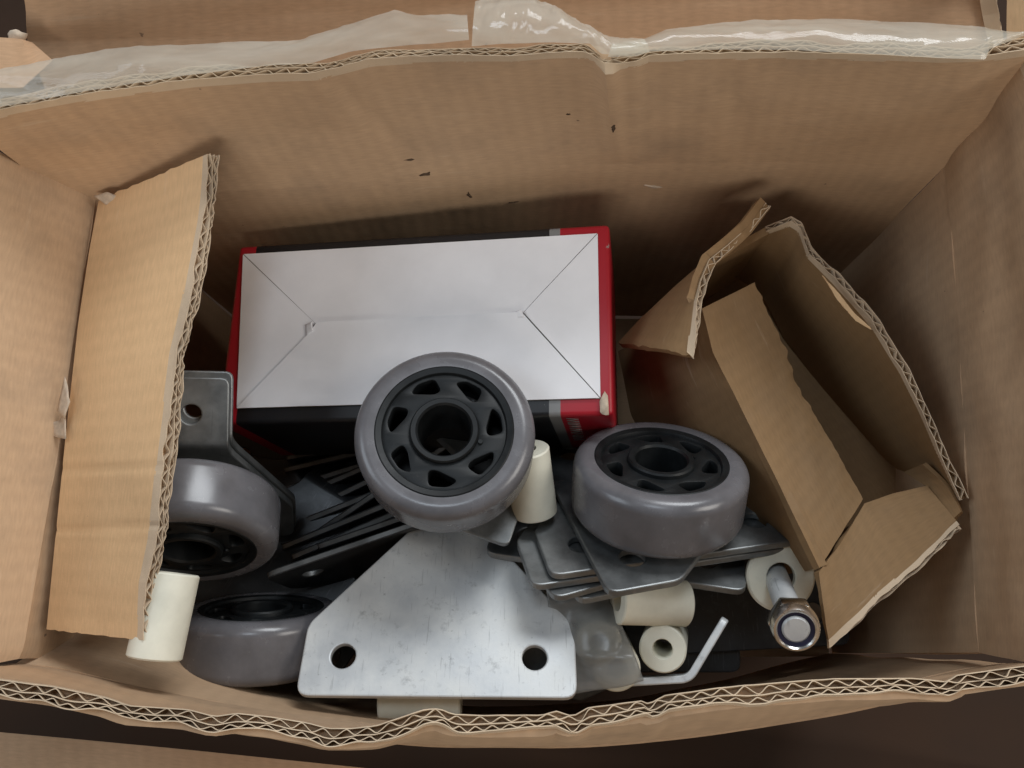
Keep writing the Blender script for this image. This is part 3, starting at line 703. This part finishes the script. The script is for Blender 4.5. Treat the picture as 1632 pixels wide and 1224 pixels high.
leaning((420, 912), (606, 848), .412, .410, (0.05, -.42, -.90), 'foremost dark plate of the fan, its broad face above the low wheel', BM_FAN)
bracket(frame(440, 905, 0.455, (0.05, 0.30, 0.95), (0.5, 0.86, 0)) @ Matrix.Translation((0, -0.04, 0)), BM_FAN, 'added dark plate darkening the gap between the two left wheels')  # added plate covering the floor so this gap stays dark
for (u, v, d, an, lab) in [(640, 760, .500, 40, 'added dark plate darkening the deep gap behind the central wheel'), (1000, 940, .465, 0, 'added dark plate darkening the deep gap under the polythene bag'), (1165, 905, .460, 3, 'added dark plate darkening the deep gap under the bolt'),
        (740, 930, .480, -4, 'added dark plate darkening the deep gap under the front bracket'), (370, 830, .480, 300, 'added dark plate darkening the deep gap under the left wheel'), (500, 660, .515, 0, 'added dark plate darkening the deepest gap below the white box front')]:
    q = Matrix.Translation(P(u, v, d)) @ Matrix.Rotation(R(an), 4, 'Z') @ Matrix.Rotation(R(4), 4, 'X') @ Matrix.Translation((0, -0.045, 0)); bracket(q, BM_FAN, lab)  # plates added to keep the deep gaps of the heap black
# the sloping stack at right
SN = (RC @ Vector((0, math.sin(R(62)), math.cos(R(62))))).normalized(); SP = P(975, 943, .3435)
def on_plane(u, v, off):
    r = P(u, v, 1) - CO; p0 = SP + SN * off; return CO + r * ((p0 - CO).dot(SN) / r.dot(SN))
def stack(corner, away, off, side, label, tilt=0.0):
    """corner bearing, a bearing along the base edge away from it, height above the stack's plane, which base corner"""
    c, d = on_plane(*corner, off), on_plane(*away, off); x = (d - c).normalized() * (-side); z = SN
    y = z.cross(x); M_ = Matrix((x, y, z)).transposed().to_4x4()
    bracket(Matrix.Translation(c - x * (side * BW)) @ M_, BM_DN2, label)
stack((970, 945), (886, 783), 0.0, 1, 'topmost sloping steel plate directly under the tilted wheel')
stack((878, 917), (948, 907), -0.0045, -1, 'sloping steel plate with a hole left of the topmost one')
stack((848, 934), (915, 924), -0.0090, -1, 'lowest sloping steel plate, its corner by the bright front bracket')
stack((922, 957), (838, 797), -0.0180, 1, 'sloping steel plate whose edge lies over the white spacer')
stack((1256, 850), (1119, 888), -0.0135, 1, 'sloping steel plate reaching right toward the brown carton')
stack((1190, 942), (1076, 925), -0.0225, 1, 'sloping steel plate with a hole beside the white washer')
# bent one seen edge-on by the ring spacer
Bp = P(1088, 1076, .374); A = P(1010, 1081, .374); xax = (P(1112, 1040, 1) - CO).normalized()
yax = Bp - A; yax = (yax - xax * yax.dot(xax)).normalized(); zax = xax.cross(yax)
if zax.dot(AU) < 0: zax = -zax; xax = yax.cross(zax)
dep = (P(1112, 1040, 1) - CO).normalized(); Mb = Matrix((xax, yax, zax)).transposed().to_4x4()
org = Bp - yax * (NY + 0.004) + dep * 0.0175
bracket(Matrix.Translation(org) @ Mb, BM_ST, 'bent steel strip seen edge-on under the ring-shaped spacer')
# dull one under the polythene, and one below the low wheel's hub
mw = pose([(-BW, 0), (BW, 0), (-BW, SH)], [(1024, 1088), (846, 715), (925, 1118)], 0.425, (0, 0), 60, 300)
bracket(mw, BM_DN2, 'dull steel plate beneath the polythene bag beside the front bracket')

# ================================================================== SPACERS, WASHER, BOLT
def tube_mesh(ro, ri, ln):
    c = 0.0007
    bm = lathe_bm([(ri, -ln / 2 + c), (ri, ln / 2 - c), (ri + c * 0.6, ln / 2), (ro - c, ln / 2), (ro, ln / 2 - c), (ro, -ln / 2 + c), (ro - c, -ln / 2), (ri + c * 0.6, -ln / 2)], 48)
    me = bpy.data.meshes.new('spacer'); bm.to_mesh(me); bm.free(); smooth(me, 35); me.materials.append(MATS['white_nylon']); return me
SPM = tube_mesh(0.0108, 0.0044, 0.034)
def spacer(a, b, label, me=SPM):
    A, B = P(*a), P(*b); z = (B - A).normalized()
    o = bpy.data.objects.new('nylon_spacer', me); COL.objects.link(o)
    o.rotation_euler = z.to_track_quat('Z', 'Y').to_euler(); o.location = (A + B) / 2
    return tag(o, label, 'spacer', 'white nylon spacers')
spacer((275, 915, .338), (246, 1047, .330), 'white nylon spacer poking out under the tan cardboard panel')
spacer((838, 712, .380), (853, 820, .392), 'white nylon spacer leaning between the central wheel and the sloping plates')
spacer((980, 957, .376), (1096, 961, .384), 'white nylon spacer lying under the sloping plates')
spacer((1056, 1035, .3745), (1062, 1010, .408), 'ring-like white spacer seen end-on with a dark hole')
spacer((600, 1110, .388), (742, 1110, .388), 'white nylon spacer tucked under the edge of the front bracket', tube_mesh(0.0112, 0.0044, 0.0385))
spacer((953, 1022, .380), (940, 985, .408), 'upper of two spacers inside the cloudy polythene bag')
spacer((982, 1062, .374), (970, 1030, .402), 'lower of two spacers inside the cloudy polythene bag')
bm = lathe_bm([(0.0068, -0.0014), (0.0068, 0.0014), (0.0073, 0.0018), (0.0152, 0.0018), (0.0162, 0.0010), (0.0162, -0.0010), (0.0152, -0.0018), (0.0073, -0.0018)], 64)
o = from_bm('nylon_washer', bm, 'white_nylon', None, 35); o.matrix_world = frame(1243, 919, 0.384, (0.02, 0.05, 1.0)); tag(o, 'large flat white nylon washer behind the bolt', 'washer')
bolt = empty('hex_bolt'); bolt.matrix_world = frame(1269, 1004, 0.330, RC.transposed() @ (P(1269, 1004, .330) - P(1238, 922, .386)))
tag(bolt, 'steel bolt with locking nut pointing up beside the brown carton', 'bolt')
bm = lathe_bm([(0.0001, 0.0), (0.0048, 0.0)] + [((0.0056, 0.0050)[k % 2], -0.0008 - 0.0007 * k) for k in range(28)] + [(0.0056, -0.021), (0.0056, -0.075), (0.0001, -0.075)], 40, False)
from_bm('shank', bm, 'galvanised_steel', bolt, 40)
nut = empty('nut'); nut.parent = bolt
bm = flat_mesh('nut', [rounded([(0.0105 * math.cos(R(60 * i)), 0.0105 * math.sin(R(60 * i))) for i in range(6)], 0.0008, 3), circle(0, 0, 0.0058, 32)], 0.0072, 0.0006)
bmesh.ops.translate(bm, verts=bm.verts, vec=(0, 0, -0.0045)); bm2 = bm
nut_o = from_bm('nut', bm2, 'bright_steel', bolt, 30); bpy.data.objects.remove(nut)
bm = lathe_bm([(0.0076, -0.0005), (0.0074, 0.0), (0.0080, 0.0006), (0.0088, 0.0004), (0.0094, -0.0006), (0.0098, -0.0046), (0.0076, -0.0046)], 56)
from_bm('collar', bm, 'bright_steel', nut_o, 40)
bm = lathe_bm([(0.0056, -0.0012), (0.0062, -0.0008), (0.0077, -0.0008), (0.0077, -0.004), (0.0056, -0.004)], 48)
from_bm('lock_ring', bm, 'blue_nylon', nut_o, 40)

# ================================================================== POLYTHENE BAG
gl = PL([(868, 920, .392), (876, 985, .384), (886, 1050, .376), (896, 1110, .370)])
gr = PL([(962, 940, .386), (986, 985, .378), (1008, 1035, .371), (1026, 1084, .366)])
g = rows_between(gl, gr, 40, 40)
bumps = [(P(953, 1022, .372), 0.0115, 0.0060), (P(982, 1062, .366), 0.0115, 0.0045)]
vs = []
for i, r in enumerate(g):
    for j, p in enumerate(r):
        d = 0
        for c, rad_, hh in bumps:
            q = (p - c) - AB * (p - c).dot(AB); d = max(d, hh * math.exp(-(q.length / rad_) ** 4))
        e = math.sin(math.pi * i / 39) * 0.5 + 0.5
        fold = 0.0012 * math.exp(-((j - 24 - 0.12 * i) / 1.2) ** 2) + 0.0009 * math.exp(-((j - 10 + 0.2 * i) / 1.0) ** 2)
        vs.append(p + AB * (d + 0.001 * nz((i * 0.07, j * 0.07, 2.0)) + fold * e))
F = [(i * 40 + j, i * 40 + j + 1, (i + 1) * 40 + j + 1, (i + 1) * 40 + j) for i in range(39) for j in range(39)]
me = bpy.data.meshes.new('plastic_bag'); me.from_pydata(vs, [], F); smooth(me)
o = link('plastic_bag', me, 'polythene'); tag(o, 'cloudy polythene bag wrapped round two white spacers', 'bag')
md = o.modifiers.new('t', 'SOLIDIFY'); md.thickness = 0.0001

# ================================================================== TORN CARTON AT RIGHT
ct = tag(empty('torn_carton', P(1290, 700, .43)), 'small torn brown carton lying open in the right of the box', 'box')
def cpart(o): return local(ct, o)
crs = PL([(1118, 492, .388), (1135, 560, .384), (1180, 650, .377), (1240, 770, .366), (1305, 905, .352)])
lb = PL([(985, 560, .450), (1005, 660, .455), (1055, 760, .460), (1130, 850, .470), (1225, 915, .480)])
cpart(slab('side_panel', rows_between(lb, crs, 50, 24, lambda s, t: AB * (0.004 * math.sin(math.pi * t) + 0.001 * nz((s * 7, t * 4, 3)))), 0.0038, 'kraft_brown', ct))
fe = PL([(1203, 450, .402), (1225, 500, .400), (1252, 556, .397), (1268, 610, .393), (1310, 680, .387), (1345, 740, .381), (1376, 795, .374)])
rw = rows_between([p + AB * 0.0008 for p in crs], fe, 60, 20, lambda s, t: AB * 0.001 * nz((s * 7, t * 4, 13)))
for j in range(60): rw[-1][j] = rw[-1][j] + AX * 0.0012 * nz((j * 0.4, 3, 3))
cpart(slab('inner_flap', rw, 0.0038, 'kraft_brown', ct))
# right-hand panel with its torn upper edge
te = PL([(1222, 368, .412), (1262, 352, .404), (1278, 362, .401), (1290, 402, .397), (1332, 442, .391), (1362, 476, .386), (1392, 512, .381), (1440, 590, .372), (1480, 680, .363), (1512, 752, .357), (1531, 798, .354)])
tb = PL([(1170, 440, .462), (1215, 470, .460), (1250, 540, .458), (1310, 620, .452), (1400, 722, .440), (1470, 782, .425)])
cpart(board('side_panel', rows_between(tb, te, 90, 22, lambda s, t: AB * (0.0015 * nz((s * 6, t * 3, 23)) + 0.003 * math.sin(math.pi * t))), SW, 'kraft_brown', ct, seed=51, rec=0.004, crush=0.3, rough=0.002))
# peeled liner strip along the tear
p1 = PL([(1308, 440, .390), (1330, 462, .387), (1360, 500, .382), (1385, 522, .379)]); p2 = PL([(1318, 455, .3895), (1332, 478, .386), (1362, 512, .3815), (1386, 526, .379)])
cpart(slab('peeled_strip', rows_between(p2, p1, 20, 4, lambda s, t: AB * (0.0015 + 0.0006 * nz((s * 12, t, 4)))), 0.0005, 'kraft_light', ct))
# bottom, far end
cpart(slab('bottom', rows_between(PL([(1060, 500, .475), (1250, 880, .450)]), PL([(1200, 420, .470), (1475, 790, .430)]), 20, 12), 0.0038, 'kraft_brown', ct))
cpart(slab('end_panel', rows_between(PL([(1085, 500, .47), (1205, 430, .468)]), PL([(1120, 430, .405), (1226, 372, .413)]), 14, 10), 0.0038, 'kraft_brown', ct))
# near end flap
nf_a = PL([(1305, 912, .3505), (1345, 858, .3600), (1378, 802, .3730), (1425, 786, .3720), (1478, 774, .3700)])
nf_b = PL([(1322, 1035, .3400), (1372, 990, .3415), (1430, 935, .3440), (1490, 880, .3475), (1531, 838, .3500)])
cpart(board('end_flap', rows_between(nf_a, nf_b, 60, 16, lambda s, t: AB * 0.001 * nz((s * 7, t * 4, 33))), SW, 'kraft_brown', ct, seed=52, rec=0.003, crush=0.6, rough=0.002))
cpart(slab('corner_gusset', rows_between(PL([(1440, 752, .398), (1478, 776, .3715), (1520, 826, .354)]), PL([(1470, 740, .375), (1510, 775, .361), (1532, 815, .353)]), 12, 6), 0.002, 'kraft_brown', ct))
# torn curling flap at upper left
k1 = PL([(985, 546, .415), (1020, 508, .416), (1080, 452, .416), (1150, 392, .412), (1212, 330, .404)])
k2 = PL([(1106, 569, .366), (1110, 520, .369), (1113, 480, .373), (1120, 445, .378), (1132, 412, .384), (1160, 390, .391), (1192, 362, .397), (1222, 322, .402)])
rw = []
A_, B_ = resample(k1, 70), resample(k2, 70)
for i in range(20):
    t = i / 19; r = []
    for j in range(70):
        s = j / 69; p = A_[j].lerp(B_[j], t) + AB * (0.010 * math.sin(math.pi * t) * (1 - s) + 0.001 * nz((s * 5, t * 4, 43)))
        if j == 0: p = p + AU * 0.0016 * nz((i * 0.7, 2, 8))
        r.append(p)
    rw.append(r)
cpart(board('torn_flap', rw, SW, 'kraft_brown', ct, seed=53, rec=0.003, crush=0.5, rough=0.0022))

# ================================================================== SCUFFS (small, last)
for (u, v, d, w_, h_, a, mt) in [(680, 277, .3990, .0042, .0016, 0.5, 'torn_dark'), (747, 310, .405, .0020, .0040, 0.2, 'torn_dark'), (653, 254, .392, .0040, .0008, 0.1, 'torn_dark'), (820, 322, .408, .0050, .0009, 0.1, 'torn_dark'),
        (1040, 297, .402, .0060, .0022, 0.0, 'torn_paper'), (978, 205, .372, .0014, .0035, 0.1, 'torn_dark'), (905, 182, .362, .0012, .0010, 0., 'torn_dark')]:
    zz = P(u, v, d)
    hit = None
    flake(u, v, d, w_, h_, a, mt, (0, -1, 0.15), int(u))
